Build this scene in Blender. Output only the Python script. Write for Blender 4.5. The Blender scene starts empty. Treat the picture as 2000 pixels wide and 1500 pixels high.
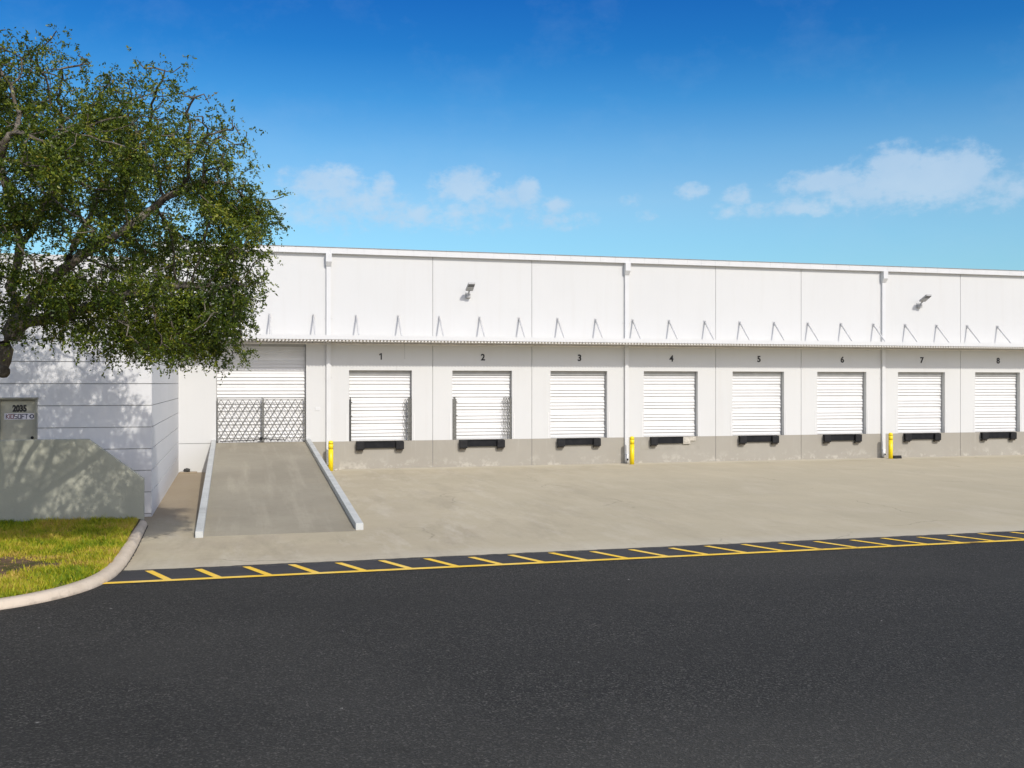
import bpy, math, random
import numpy as np
from mathutils import Vector
random.seed(7)
rng = np.random.default_rng(11)
R = math.radians
sc = bpy.context.scene
COL = sc.collection

# ------------------------------------------------------------------ helpers
class MB:
    """collects boxes, prisms and tubes; build() links them as ONE mesh object"""
    def __init__(s): s.v = []; s.f = []; s.m = []; s.sm = []
    def add(s, vs, fs, m=0, smooth=False):
        b = len(s.v); s.v += [tuple(p) for p in vs]
        for f in fs: s.f.append([b + i for i in f]); s.m.append(m); s.sm.append(smooth)
        return s
    def box(s, x0, x1, y0, y1, z0, z1, m=0):
        vs = [(x0,y0,z0),(x1,y0,z0),(x1,y1,z0),(x0,y1,z0),(x0,y0,z1),(x1,y0,z1),(x1,y1,z1),(x0,y1,z1)]
        return s.add(vs, [(0,3,2,1),(4,5,6,7),(0,1,5,4),(1,2,6,5),(2,3,7,6),(3,0,4,7)], m)
    def prism_x(s, prof, x0, x1, m=0):            # prof: (y,z) closed outline
        n = len(prof)
        vs = [(x0,y,z) for y,z in prof] + [(x1,y,z) for y,z in prof]
        fs = [(i,(i+1)%n,n+(i+1)%n,n+i) for i in range(n)] + [tuple(range(n-1,-1,-1)), tuple(range(n,2*n))]
        return s.add(vs, fs, m)
    def prism_y(s, prof, y0, y1, m=0):            # prof: (x,z)
        n = len(prof)
        vs = [(x,y0,z) for x,z in prof] + [(x,y1,z) for x,z in prof]
        fs = [(i,(i+1)%n,n+(i+1)%n,n+i) for i in range(n)] + [tuple(range(n-1,-1,-1)), tuple(range(n,2*n))]
        return s.add(vs, fs, m)
    def prism_z(s, prof, z0, z1, m=0):            # prof: (x,y)
        n = len(prof)
        vs = [(x,y,z0) for x,y in prof] + [(x,y,z1) for x,y in prof]
        fs = [(i,(i+1)%n,n+(i+1)%n,n+i) for i in range(n)] + [tuple(range(n-1,-1,-1)), tuple(range(n,2*n))]
        return s.add(vs, fs, m)
    def bar(s, p0, p1, w, t, m=0, up=(0,1,0)):    # flat bar between two points
        p0, p1 = Vector(p0), Vector(p1); d = (p1-p0).normalized()
        a = d.cross(Vector(up)).normalized() * (w/2); b = Vector(up).normalized() * (t/2)
        vs = [p+i*a+j*b for p in (p0,p1) for i,j in ((-1,-1),(1,-1),(1,1),(-1,1))]
        return s.add(vs, [(0,1,2,3),(7,6,5,4),(0,4,5,1),(1,5,6,2),(2,6,7,3),(3,7,4,0)], m)
    def tube(s, pts, rads, n=8, m=0, cap=True):
        pts = [Vector([float(c) for c in p]) for p in pts]; rads = [float(r) for r in rads] if hasattr(rads, "__len__") else rads; b = len(s.v); k = len(pts)
        if not hasattr(rads, '__len__'): rads = [rads]*k
        for i, p in enumerate(pts):
            d = (pts[min(i+1,k-1)] - pts[max(i-1,0)]).normalized()
            u = d.cross(Vector((0,0,1)) if abs(d.z) < .9 else Vector((1,0,0))).normalized(); w = d.cross(u)
            for j in range(n):
                a = 2*math.pi*j/n; s.v.append(tuple(p + rads[i]*(math.cos(a)*u + math.sin(a)*w)))
        for i in range(k-1):
            for j in range(n):
                s.f.append([b+i*n+j, b+i*n+(j+1)%n, b+(i+1)*n+(j+1)%n, b+(i+1)*n+j]); s.m.append(m); s.sm.append(True)
        if cap:
            s.f.append([b+j for j in range(n-1,-1,-1)]); s.m.append(m); s.sm.append(False)
            s.f.append([b+(k-1)*n+j for j in range(n)]); s.m.append(m); s.sm.append(False)
        return s
    def lathe(s, prof, c=(0,0,0), n=20, m=0):     # prof: (r,z) from bottom to top
        return s.tube([(c[0],c[1],c[2]+z) for r,z in prof], [r for r,z in prof], n, m)
    def build(s, name, mats, parent=None, bevel=0):
        me = bpy.data.meshes.new(name)
        off = parent_world(parent) if parent else Vector((0,0,0))
        me.from_pydata([(x-off.x, y-off.y, z-off.z) for x,y,z in s.v], [], s.f)
        if not isinstance(mats, (list, tuple)): mats = [mats]
        for m in mats: me.materials.append(m)
        me.polygons.foreach_set('material_index', s.m); me.polygons.foreach_set('use_smooth', s.sm)
        me.update()
        o = bpy.data.objects.new(name, me); COL.objects.link(o)
        if parent: o.parent = parent
        if bevel:
            b = o.modifiers.new('bevel', 'BEVEL'); b.width = bevel; b.segments = 2; b.limit_method = 'ANGLE'; b.angle_limit = R(50)
        return o

def parent_world(o):
    p = Vector((0,0,0))
    while o: p = p + o.location; o = o.parent
    return p

def tag(o, label=None, cat=None, group=None, kind=None):
    if label: o['label'] = label
    if cat: o['category'] = cat
    if group: o['group'] = group
    if kind: o['kind'] = kind
    return o

def thing(name, loc, label, cat, group=None):
    o = bpy.data.objects.new(name, None); o.location = loc; o.empty_display_size = .2
    COL.objects.link(o); return tag(o, label, cat, group)

def copy_tree(o, loc=None, parent=None):
    c = o.copy(); COL.objects.link(c)
    if parent: c.parent = parent
    if loc is not None: c.location = loc
    for ch in list(o.children): copy_tree(ch, None, c)
    return c

def text_mesh(body, size, extrude, offset=0, sx=1):
    cu = bpy.data.curves.new('lettering', 'FONT'); cu.body = body; cu.size = size; cu.extrude = extrude; cu.offset = offset
    cu.align_x = 'CENTER'; cu.align_y = 'CENTER'; cu.resolution_u = 4
    o = bpy.data.objects.new('lettering', cu); COL.objects.link(o)
    bpy.context.view_layer.update()
    me = bpy.data.meshes.new_from_object(o.evaluated_get(bpy.context.evaluated_depsgraph_get()))
    bpy.data.objects.remove(o); bpy.data.curves.remove(cu)
    n = len(me.vertices); co = np.empty(n*3); me.vertices.foreach_get('co', co); co = co.reshape(-1,3)
    mn, mx = co.min(0), co.max(0); co[:,0] -= (mn[0]+mx[0])/2; co[:,1] -= (mn[1]+mx[1])/2
    vs = [(x*sx, -z, y) for x,y,z in co]          # stand it up, facing -Y
    fs = [list(p.vertices) for p in me.polygons]
    bpy.data.meshes.remove(me)
    return vs, fs

# ------------------------------------------------------------------ materials
class NT:
    def __init__(s, name):
        s.mat = bpy.data.materials.new(name); s.mat.use_nodes = True
        s.nt = s.mat.node_tree; s.p = s.nt.nodes['Principled BSDF']; s.co = None
    def n(s, t, **k):
        nd = s.nt.nodes.new('ShaderNode'+t)
        for a, b in k.items(): setattr(nd, a, b)
        return nd
    def l(s, a, b): s.nt.links.new(a, b)
    def coord(s, scale=(1,1,1), rot=(0,0,0)):
        if s.co is None:
            g = s.n('NewGeometry'); s.co = g.outputs['Position']      # world position
        m = s.n('Mapping'); m.inputs['Scale'].default_value = scale; m.inputs['Rotation'].default_value = rot
        s.l(s.co, m.inputs['Vector']); return m.outputs[0]
    def noise(s, scale, detail=4, rough=.55, stretch=(1,1,1), rot=(0,0,0), lo=.3, hi=.7):
        t = s.n('TexNoise'); t.inputs['Scale'].default_value = scale; t.inputs['Detail'].default_value = detail
        t.inputs['Roughness'].default_value = rough; s.l(s.coord(stretch, rot), t.inputs['Vector'])
        return s.rng(t.outputs[0], lo, hi)
    def rng(s, v, lo, hi, a=0, b=1):
        r = s.n('MapRange'); r.clamp = True; s.l(v, r.inputs[0])
        for i, x in zip((1,2,3,4), (lo,hi,a,b)): r.inputs[i].default_value = x
        return r.outputs[0]
    def math(s, op, a, b=None):
        m = s.n('Math', operation=op)
        for i, x in enumerate((a,b)):
            if x is None: continue
            if hasattr(x, 'links'): s.l(x, m.inputs[i])
            else: m.inputs[i].default_value = x
        return m.outputs[0]
    def mix(s, fac, a, b, mode='MIX'):
        m = s.n('Mix', data_type='RGBA', blend_type=mode)
        for sock, x in ((m.inputs[0], fac), (m.inputs[6], a), (m.inputs[7], b)):
            if hasattr(x, 'links'): s.l(x, sock)
            elif isinstance(x, (int, float)): sock.default_value = x
            else: sock.default_value = (*x, 1)
        return m.outputs[2]
    def sep(s):
        if s.co is None: s.coord()
        q = s.n('SeparateXYZ'); s.l(s.co, q.inputs[0]); return q.outputs
    def bump(s, h, strength=.3, dist=.01):
        b = s.n('Bump'); b.inputs['Strength'].default_value = strength; b.inputs['Distance'].default_value = dist
        s.l(h, b.inputs['Height']); s.l(b.outputs[0], s.p.inputs['Normal'])
    def done(s, col, rough=.6, spec=.5, metal=0):
        c = s.p.inputs['Base Color']
        if hasattr(col, 'links'): s.l(col, c)
        else: c.default_value = (*col, 1)
        if hasattr(rough, 'links'): s.l(rough, s.p.inputs['Roughness'])
        else: s.p.inputs['Roughness'].default_value = rough
        s.p.inputs['Specular IOR Level'].default_value = spec; s.p.inputs['Metallic'].default_value = metal
        return s.mat

def m_plain(name, a, b=None, rough=.5, scale=3, spec=.5, metal=0, bump=0):
    t = NT(name); b = b or tuple(x*.85 for x in a)
    f = t.noise(scale, 5)
    if bump: t.bump(t.noise(scale*25, 2), bump, .004)
    return t.done(t.mix(f, b, a), rough, spec, metal)

def m_wall(name, base, dirt):
    t = NT(name)
    c = t.mix(t.noise(.25, 4, lo=.35, hi=.75), base, tuple(x*.965 for x in base))
    streak = t.noise(1.6, 4, .6, stretch=(2.2, 2.2, .13), lo=.52, hi=.85)
    c = t.mix(t.math('MULTIPLY', streak, .22), c, dirt)
    c = t.mix(t.math('MULTIPLY', t.noise(9, 5, .7, lo=.55, hi=.9), .12), c, dirt)
    t.bump(t.noise(60, 3), .15, .004)
    return t.done(c, .75, .3)

MAT = {}
MAT['wall'] = m_wall('white_painted_panel', (.62,.623,.61), (.52,.50,.46))
MAT['annex'] = m_wall('white_painted_block', (.735,.735,.735), (.50,.50,.49))
MAT['caulk'] = m_plain('grey_joint_sealant', (.33,.33,.32), (.22,.22,.21), .8)
MAT['trim'] = m_plain('white_coated_metal', (.655,.66,.655), (.61,.615,.61), .45, 1.2)
MAT['coping'] = m_plain('grey_edge_metal', (.30,.31,.32), (.22,.23,.24), .5)
MAT['curtain'] = m_plain('white_shutter_steel', (.71,.71,.70), (.66,.66,.65), .45, 1.5)
MAT['guide'] = m_plain('grey_guide_steel', (.42,.42,.41), (.32,.32,.31), .5)
MAT['head'] = m_plain('grey_head_shade_tone', (.40,.40,.385), (.33,.33,.315), .6)  # flat grey that imitates the shade under each door header
MAT['deck'] = m_plain('white_roof_deck', (.78,.76,.72), (.70,.68,.64), .5)
MAT['rod'] = m_plain('white_painted_rod', (.62,.62,.61), (.52,.52,.51), .45)
MAT['black_paint'] = m_plain('black_sign_paint', (.012,.012,.014), (.02,.02,.022), .6)
MAT['rubber'] = m_plain('black_rubber', (.010,.010,.011), (.022,.022,.023), .75, 8, .3, bump=.4)
MAT['black_steel'] = m_plain('black_painted_steel', (.008,.009,.011), (.018,.018,.02), .75, 5, .2)
MAT['rust'] = m_plain('brown_primer_steel', (.10,.085,.065), (.05,.04,.03), .8, 8)
MAT['galv'] = m_plain('galvanised_steel', (.19,.19,.175), (.10,.10,.09), .5, 14, .5, .3)
MAT['galv_dark'] = m_plain('dark_grey_steel', (.055,.055,.05), (.03,.03,.028), .6, 10)  # near-black steel tone for the narrow post, catches and corner lump
MAT['lamp_grey'] = m_plain('grey_lamp_casting', (.42,.42,.41), (.34,.34,.33), .5, 9)
MAT['lamp_dark'] = m_plain('dark_grey_lamp_lens', (.10,.10,.095), (.06,.06,.055), .3, 30)
MAT['dark'] = m_plain('dark_hollow', (.01,.01,.01), (.015,.015,.015), .9)
MAT['dark_joint'] = m_plain('dirt_filled_joint', (.07,.058,.042), (.03,.025,.02), .95, 9)
MAT['pvc'] = m_plain('white_plastic_pipe', (.82,.82,.80), (.74,.74,.72), .4)
MAT['stone'] = m_plain('pale_broken_concrete', (.62,.58,.50), (.42,.39,.33), .85, 9, .3, bump=.5)
MAT['door_paint'] = m_plain('grey_green_door_paint', (.40,.39,.31), (.33,.325,.26), .42, 1.5)
MAT['door_frame'] = m_plain('grey_door_frame_paint', (.30,.30,.25), (.22,.22,.19), .5)
MAT['sign_white'] = m_plain('white_sticker_film', (.72,.70,.74), (.66,.64,.68), .4)
MAT['ink_blue'] = m_plain('navy_sign_ink', (.012,.015,.06), (.02,.02,.07), .5)
MAT['ink_red'] = m_plain('dark_red_sign_ink', (.22,.03,.035), (.18,.03,.03), .5)

t = NT('yellow_bollard_plastic')
c = t.mix(t.noise(3, 4), (.90,.69,.004), (.80,.60,.006))
MAT['yellow'] = t.done(c, .38)

t = NT('yellow_road_paint')                                   # worn, dirty paint
c = t.mix(t.noise(6, 5, .7), (.95,.62,.055), (.92,.58,.06))
c = t.mix(t.noise(1.3, 4, lo=.45, hi=.8), c, (.93,.68,.20))
c = t.mix(t.math('MULTIPLY', t.noise(28, 5, .75, lo=.56, hi=.68), t.rng(t.sep()[0], 6, 15, .25, .9)), c, (.07,.06,.045))
c = t.mix(t.math('MULTIPLY', t.noise(.55, 5, .75, lo=.55, hi=.64), t.rng(t.sep()[0], 9, 15, 0, .8)), c, (.17,.105,.045))
MAT['road_yellow'] = t.done(c, .8, .3)

t = NT('grey_painted_plinth')
c = t.mix(t.noise(.5, 4, lo=.35, hi=.7), (.352,.330,.282), (.325,.303,.258))
c = t.mix(t.math('MULTIPLY', t.noise(1.3, 5, .65, stretch=(1.5,1.5,.35), lo=.55, hi=.75), .35), c, (.40,.38,.33))
z = t.sep()
low = t.rng(z[2], .55, .05)
eff = t.math('MULTIPLY', t.noise(2.2, 7, .7, lo=.52, hi=.62), low)
c = t.mix(t.math('MULTIPLY', eff, .75), c, (.50,.47,.405))
drip = t.math('MULTIPLY', t.noise(3.0, 4, .6, stretch=(2,2,.12), lo=.6, hi=.75), t.rng(z[2], .3, 1.0))
c = t.mix(t.math('MULTIPLY', drip, .4), c, (.44,.415,.36))
c = t.mix(t.math('MULTIPLY', t.noise(14, 4, .7, lo=.62, hi=.75), t.rng(z[2], .12, .0)), c, (.10,.085,.06))
t.bump(t.noise(40, 3), .2, .005)
MAT['plinth'] = t.done(c, .8, .3)

def m_concrete(name, base, dark, light, warm, apron=False):
    t = NT(name)
    c = t.mix(t.noise(.22, 5, .6, lo=.35, hi=.7), base, dark)
    sr = (0,0,R(-34)) if apron else (0,0,0)
    st = (1.1,.38,1) if apron else (2.2,.16,1)
    c = t.mix(t.math('MULTIPLY', t.noise(.9, 6, .65, stretch=st, rot=sr, lo=.5, hi=.75), .55), c, light)
    c = t.mix(t.math('MULTIPLY', t.noise(.6, 6, .7, stretch=st, rot=(0,0,R(-22)) if apron else sr, lo=.52, hi=.8), .6), c, dark)
    c = t.mix(t.math('MULTIPLY', t.noise(1.1, 5, .7, lo=.52, hi=.75), .4), c, warm)
    if apron:
        q = t.sep()
        wob = t.math('ADD', q[1], t.math('MULTIPLY', t.noise(.5, 4, lo=0, hi=1), 1.3))
        c = t.mix(t.math('MULTIPLY', t.rng(wob, 44.3, 45.0), .55), c, (.57,.53,.43))
        wob2 = t.math('SUBTRACT', q[1], t.math('MULTIPLY', t.noise(.4, 4, lo=0, hi=1), 1.5))
        c = t.mix(t.math('MULTIPLY', t.rng(wob2, 22.1, 21.3), .5), c, (.56,.515,.41))
        smear = t.math('MULTIPLY', t.noise(.75, 7, .7, stretch=(1.2,.30,1), rot=(0,0,R(-30)), lo=.5, hi=.66), t.rng(q[0], 22, 3))
        c = t.mix(t.math('MULTIPLY', smear, .5), c, (.31,.265,.195))
        pale = t.math('MULTIPLY', t.noise(.9, 6, .7, stretch=(1.3,.28,1), rot=(0,0,R(-36)), lo=.53, hi=.68), t.rng(q[0], 18, 4))
        c = t.mix(t.math('MULTIPLY', pale, .5), c, (.63,.58,.47))
        # dirtier ground by the ramp and the block wall
        left = t.math('MULTIPLY', t.rng(q[0], 9, 1), t.noise(.5, 6, .7, lo=.4, hi=.65))
        c = t.mix(t.math('MULTIPLY', left, .5), c, (.40,.335,.25))
        alley = t.math('MULTIPLY', t.rng(q[0], -.6, -.9), t.rng(q[1], 27, 31))
        c = t.mix(t.math('MULTIPLY', alley, .75), c, (.28,.215,.145))
        vo = t.n('TexVoronoi', feature='DISTANCE_TO_EDGE'); vo.inputs['Scale'].default_value = .17
        ns = t.n('TexNoise'); ns.inputs['Scale'].default_value = .8; ns.inputs['Detail'].default_value = 6
        t.l(t.coord(), ns.inputs['Vector'])
        vm = t.n('VectorMath', operation='MULTIPLY_ADD'); t.l(ns.outputs[1], vm.inputs[0]); vm.inputs[1].default_value = (1.3,1.3,0)
        t.l(t.co, vm.inputs[2]); t.l(vm.outputs[0], vo.inputs['Vector'])
        crack = t.math('MULTIPLY', t.rng(vo.outputs['Distance'], .006, .0), t.noise(.35, 3, lo=.5, hi=.6))
        c = t.mix(t.math('MULTIPLY', crack, .55), c, (.17,.145,.11))
    c = t.mix(t.math('MULTIPLY', t.noise(5, 7, .75, lo=.52, hi=.8), .5), c, tuple(x*.8 for x in dark))
    c = t.mix(t.math('MULTIPLY', t.noise(90, 3, .6, lo=.45, hi=.75), .22), c, light)
    t.bump(t.noise(35, 5, .7), .25, .006)
    return t.done(c, .85, .3)
MAT['apron'] = m_concrete('weathered_beige_concrete', (.515,.452,.318), (.45,.395,.278), (.58,.52,.40), (.49,.415,.29), True)
MAT['ramp'] = m_concrete('dirty_ramp_concrete', (.362,.328,.252), (.270,.243,.186), (.485,.44,.345), (.365,.312,.225))
t = NT('pale_grey_painted_concrete')
c = t.mix(t.noise(2, 5), (.50,.515,.50), (.59,.605,.585))
c = t.mix(t.math('MULTIPLY', t.noise(1.1, 6, .75, lo=.54, hi=.66), .6), c, (.38,.39,.37))
c = t.mix(t.math('MULTIPLY', t.noise(12, 5, .75, lo=.55, hi=.75), .5), c, (.36,.35,.31))
t.bump(t.noise(50, 4, .7), .4, .005)
MAT['ramp_wall'] = t.done(c, .8, .3)
t = NT('cream_kerb_concrete')
c = t.mix(t.noise(1.4, 5), (.60,.505,.395), (.70,.60,.48))
c = t.mix(t.math('MULTIPLY', t.noise(7, 6, .75, lo=.52, hi=.72), .45), c, (.42,.35,.27))
c = t.mix(t.math('MULTIPLY', t.rng(t.math('ADD', t.sep()[2], t.math('MULTIPLY', t.noise(5, 5, .7), .06)), .075, .03), .6), c, (.26,.21,.16))
t.bump(t.noise(40, 4, .7), .5, .006)
MAT['kerb'] = t.done(c, .85, .3)
MAT['retwall'] = m_plain('grey_green_stucco', (.425,.42,.34), (.36,.36,.295), .85, .9, .3, bump=.5)

def m_asphalt(name, dark, mid, light, stones):
    t = NT(name)
    v = t.n('TexVoronoi'); v.inputs['Scale'].default_value = 46; t.l(t.coord(), v.inputs['Vector'])
    sp = t.n('SeparateColor'); t.l(v.outputs['Color'], sp.inputs[0])
    c = t.mix(t.math('POWER', sp.outputs[0], 2.6), dark, mid)
    c = t.mix(t.noise(26, 2, .6, lo=.42, hi=.60), c, tuple(x*.2 for x in mid))
    c = t.mix(t.math('MULTIPLY', t.rng(sp.outputs[1], 1-stones, 1), .8), c, light)
    c = t.mix(t.math('MULTIPLY', t.noise(.33, 5, .65, stretch=(.35,1,1), rot=(0,0,R(-4)), lo=.4, hi=.7), .6), c, tuple(x*.19 for x in mid))
    c = t.mix(t.math('MULTIPLY', t.noise(.12, 5, .6, lo=.48, hi=.7), .5), c, tuple(x*.52 for x in mid))
    c = t.mix(t.math('MULTIPLY', t.rng(t.sep()[1], 11.5, 8.5), .3), c, (.10,.095,.08))
    c = t.mix(t.noise(5.5, 3, .5, lo=.755, hi=.77), c, (.26,.25,.23))
    bh = t.math('ADD', v.outputs['Distance'], t.noise(30, 4, .7))
    t.bump(bh, .8, .012)
    return t.done(c, .82, .35)
MAT['asphalt'] = m_asphalt('rough_asphalt', (.007,.0068,.006), (.121,.116,.101), (.17,.162,.14), .035)
t = NT('sealed_asphalt')
c = t.mix(t.noise(.8, 5, .7, stretch=(.5,1.5,1), lo=.35, hi=.7), (.030,.030,.033), (.052,.050,.052))
c = t.mix(t.math('MULTIPLY', t.noise(1.6, 6, .75, stretch=(.4,1.6,1), lo=.6, hi=.78), .55), c, (.16,.145,.14))
q = t.sep()
c = t.mix(t.math('MULTIPLY', t.rng(t.math('ADD', q[1], t.noise(5, 5, .8, lo=.2, hi=.8)), 22.1, 22.4), .7), c, (.22,.20,.165))
c = t.mix(t.noise(45, 4, .7, lo=.62, hi=.8), c, (.14,.135,.125))
t.bump(t.noise(50, 4, .7), .35, .006)
MAT['sealed'] = t.done(c, .75, .4)

t = NT('lawn_soil')
c = t.mix(t.noise(3.5, 6, .7), (.13,.08,.05), (.28,.17,.11))
c = t.mix(t.noise(1.1, 5, .7, lo=.45, hi=.6), c, (.075,.085,.012))
c = t.mix(t.noise(22, 5, .75, lo=.55, hi=.75), c, (.45,.31,.23))
t.bump(t.noise(18, 5, .8), .8, .03)
MAT['soil'] = t.done(c, .95, .2)

t = NT('grass_blade')
a = t.n('Attribute'); a.attribute_name = 'tint'
r = t.n('ValToRGB'); t.l(a.outputs['Fac'], r.inputs[0]); e = r.color_ramp.elements
e[0].color = (.11,.20,.010,1); e[1].color = (.62,.42,.12,1); e[1].position = 1
for pos, col in ((.3,(.25,.33,.012)), (.6,(.46,.45,.022)), (.85,(.56,.45,.06))):
    k = e.new(pos); k.color = (*col,1)
t.p.inputs['Subsurface Weight'].default_value = 0
tr = t.n('BsdfTranslucent'); t.l(r.outputs[0], tr.inputs[0]); mx = t.n('MixShader'); mx.inputs[0].default_value = .3
t.done(r.outputs[0], .6, .3)
t.l(t.p.outputs[0], mx.inputs[1]); t.l(tr.outputs[0], mx.inputs[2]); t.l(mx.outputs[0], t.nt.nodes['Material Output'].inputs[0])
MAT['grass'] = t.mat

t = NT('oak_leaf')
a = t.n('Attribute'); a.attribute_name = 'tint'
r = t.n('ValToRGB'); t.l(a.outputs['Fac'], r.inputs[0]); e = r.color_ramp.elements
e[0].color = (.022,.046,.007,1); e[1].color = (.19,.13,.035,1)
for pos, col in ((.4,(.060,.098,.010)), (.75,(.165,.212,.016)), (.95,(.30,.32,.03))):
    k = e.new(pos); k.color = (*col,1)
tr = t.n('BsdfTranslucent'); tc = t.mix(.5, r.outputs[0], (.20,.24,.012)); t.l(tc, tr.inputs[0])
mx = t.n('MixShader'); mx.inputs[0].default_value = .30
t.done(r.outputs[0], .42, .38)
t.l(t.p.outputs[0], mx.inputs[1]); t.l(tr.outputs[0], mx.inputs[2]); t.l(mx.outputs[0], t.nt.nodes['Material Output'].inputs[0])
MAT['leaf'] = t.mat

t = NT('oak_bark')
c = t.mix(t.noise(6, 6, .7, stretch=(1,1,.4)), (.075,.062,.045), (.21,.18,.14))
c = t.mix(t.noise(2.2, 5, .7, lo=.5, hi=.65), c, (.28,.25,.205))
t.bump(t.noise(14, 6, .75, stretch=(1,1,.35)), .9, .03)
MAT['bark'] = t.done(c, .9, .2)

# ------------------------------------------------------------------ camera and light
YAW = math.atan(544/2018)
CAMZ = 3.7
cam = bpy.data.cameras.new('camera'); cam.sensor_width = 36; cam.lens = 36*2018/2000
cam.shift_y = -1/2000; cam.clip_end = 5000
co = bpy.data.objects.new('camera', cam); COL.objects.link(co)
co.location = (0,0,CAMZ); co.rotation_euler = (math.pi/2, 0, -YAW); sc.camera = co

SUN = Vector((.245,-1,.76)).normalized()
sl = bpy.data.lights.new('sun', 'SUN'); sl.energy = 3.0; sl.angle = R(.53); sl.color = (1,.95,.87)
so = bpy.data.objects.new('sun', sl); COL.objects.link(so)
so.rotation_euler = SUN.to_track_quat('Z','Y').to_euler(); so.location = (20,-30,40)

wd = bpy.data.worlds.new('World'); sc.world = wd; wd.use_nodes = True
nt = wd.node_tree; N = nt.nodes; L = nt.links.new; bg = N['Background']
sky = N.new('ShaderNodeTexSky'); sky.sky_type = 'NISHITA'; sky.sun_disc = False
sky.sun_elevation = math.asin(SUN.z); sky.sun_rotation = math.atan2(SUN.x, SUN.y)
tc = N.new('ShaderNodeTexCoord'); sx = N.new('ShaderNodeSeparateXYZ'); L(tc.outputs['Generated'], sx.inputs[0])
def wm(op, a, b=None, c=None):
    m = N.new('ShaderNodeMath'); m.operation = op
    for i, x in enumerate((a,b,c)):
        if x is None: continue
        if hasattr(x, 'links'): L(x, m.inputs[i])
        else: m.inputs[i].default_value = x
    return m.outputs[0]
ramp = N.new('ShaderNodeValToRGB'); L(sx.outputs[2], ramp.inputs[0]); e = ramp.color_ramp.elements
stops = [(0.0,(.54,.86,.98)), (.137,(.59,.92,1.05)), (.172,(.64,.92,1.04)), (.218,(.45,.83,1.04)), (.264,(.195,.655,1.0)),
         (.307,(.082,.495,.925)), (.349,(.053,.405,.89)), (.43,(1.0,.92,.88)), (.6,(1.7,1.25,.95)), (1,(2.1,1.45,1.0))]
e[0].position = 0; e[0].color = (*[x/2 for x in stops[0][1]],1); e[1].position = 1; e[1].color = (*[x/2 for x in stops[-1][1]],1)
for p, cc in stops[1:-1]:
    k = e.new(p); k.color = (*[x/2 for x in cc],1)
side = N.new('ShaderNodeMapRange'); side.interpolation_type = 'SMOOTHSTEP'; L(sx.outputs[1], side.inputs[0])
for i, x in zip((1,2,3,4), (.1,-.5,0,1)): side.inputs[i].default_value = x
hazy = N.new('ShaderNodeMix'); hazy.data_type = 'RGBA'; L(side.outputs[0], hazy.inputs[0]); L(ramp.outputs[0], hazy.inputs[6]); hazy.inputs[7].default_value = (.62,.60,.64,1)
mul = N.new('ShaderNodeVectorMath'); mul.operation = 'MULTIPLY'; L(sky.outputs[0], mul.inputs[0]); L(hazy.outputs[2], mul.inputs[1])
dbl = N.new('ShaderNodeVectorMath'); dbl.operation = 'SCALE'; dbl.inputs['Scale'].default_value = 2; L(mul.outputs[0], dbl.inputs[0])
# clouds: soft banks standing at fixed compass bearings, broken up by noise
az = wm('ARCTAN2', sx.outputs[0], sx.outputs[1])
hz = wm('SQRT', wm('ADD', wm('MULTIPLY', sx.outputs[0], sx.outputs[0]), wm('MULTIPLY', sx.outputs[1], sx.outputs[1])))
tel = wm('DIVIDE', sx.outputs[2], hz)
cv = N.new('ShaderNodeCombineXYZ'); L(az, cv.inputs[0]); L(wm('MULTIPLY', tel, 1.35), cv.inputs[1])
def wnoise(scale, detail, rough, off=0):
    n = N.new('ShaderNodeTexNoise'); n.inputs['Scale'].default_value = scale; n.inputs['Detail'].default_value = detail
    n.inputs['Roughness'].default_value = rough
    a = N.new('ShaderNodeVectorMath'); a.operation = 'ADD'; a.inputs[1].default_value = (off, off*.7, 0); L(cv.outputs[0], a.inputs[0])
    L(a.outputs[0], n.inputs['Vector']); return n.outputs[0]
n1 = wnoise(26, 7, .6); n2 = wnoise(80, 5, .6, 3.1); n3 = wnoise(16, 5, .55, 7.7)
banks = [  # bearing (deg), tan elevation, half width (deg), half height, weight
 (4.8,.190,2.6,.020,.95), (7.2,.170,2.9,.024,.75), (3.6,.165,2.2,.022,.6), (8.0,.188,.75,.013,1.0), (9.8,.164,1.0,.013,.8), (9.6,.152,1.6,.010,.5),
 (12.6,.190,2.2,.020,.9), (14.0,.178,2.4,.022,.7), (15.9,.186,.75,.014,1.0), (17.6,.170,.9,.011,.9), (17.3,.158,2.6,.013,.6), (12.4,.165,3.0,.02,.5),
 (21.6,.176,.9,.010,.5), (22.6,.162,1.2,.010,.4), (24.9,.184,.9,.009,.75), (27.5,.175,.9,.013,.85), (27.6,.163,1.8,.010,.8), (30.8,.164,1.9,.010,.8),
 (32.2,.186,2.6,.013,1.15), (34.2,.180,3.0,.020,1.1), (35.5,.192,1.9,.024,1.2), (37.6,.184,2.6,.028,1.15), (38.8,.190,1.5,.022,1.1), (40.8,.168,1.7,.02,.8), (42.6,.184,1.5,.018,.9), (36.5,.160,6.0,.012,.55),
 (5.6,.170,3.6,.030,.62), (13.6,.172,4.0,.030,.58), (47,.18,4,.03,1.0), (-16,.17,6,.03,.9), (55,.16,6,.025,.8), (-32,.19,6,.03,.9)]
tot = None
for a0, t0, wa, ht, wt in banks:
    da = wm('MULTIPLY', wm('SUBTRACT', az, R(a0)), 1/R(wa)); dt = wm('MULTIPLY', wm('SUBTRACT', tel, t0), 1/ht)
    d2 = wm('ADD', wm('MULTIPLY', da, da), wm('MULTIPLY', dt, dt))
    g = wm('MULTIPLY', wm('EXPONENT', wm('MULTIPLY', d2, -.9)), wt)
    tot = g if tot is None else wm('MAXIMUM', tot, g)
dens = wm('ADD', wm('ADD', tot, wm('MULTIPLY', wm('SUBTRACT', n1, .5), 1.25)), wm('MULTIPLY', wm('SUBTRACT', n2, .5), 1.15))
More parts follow.
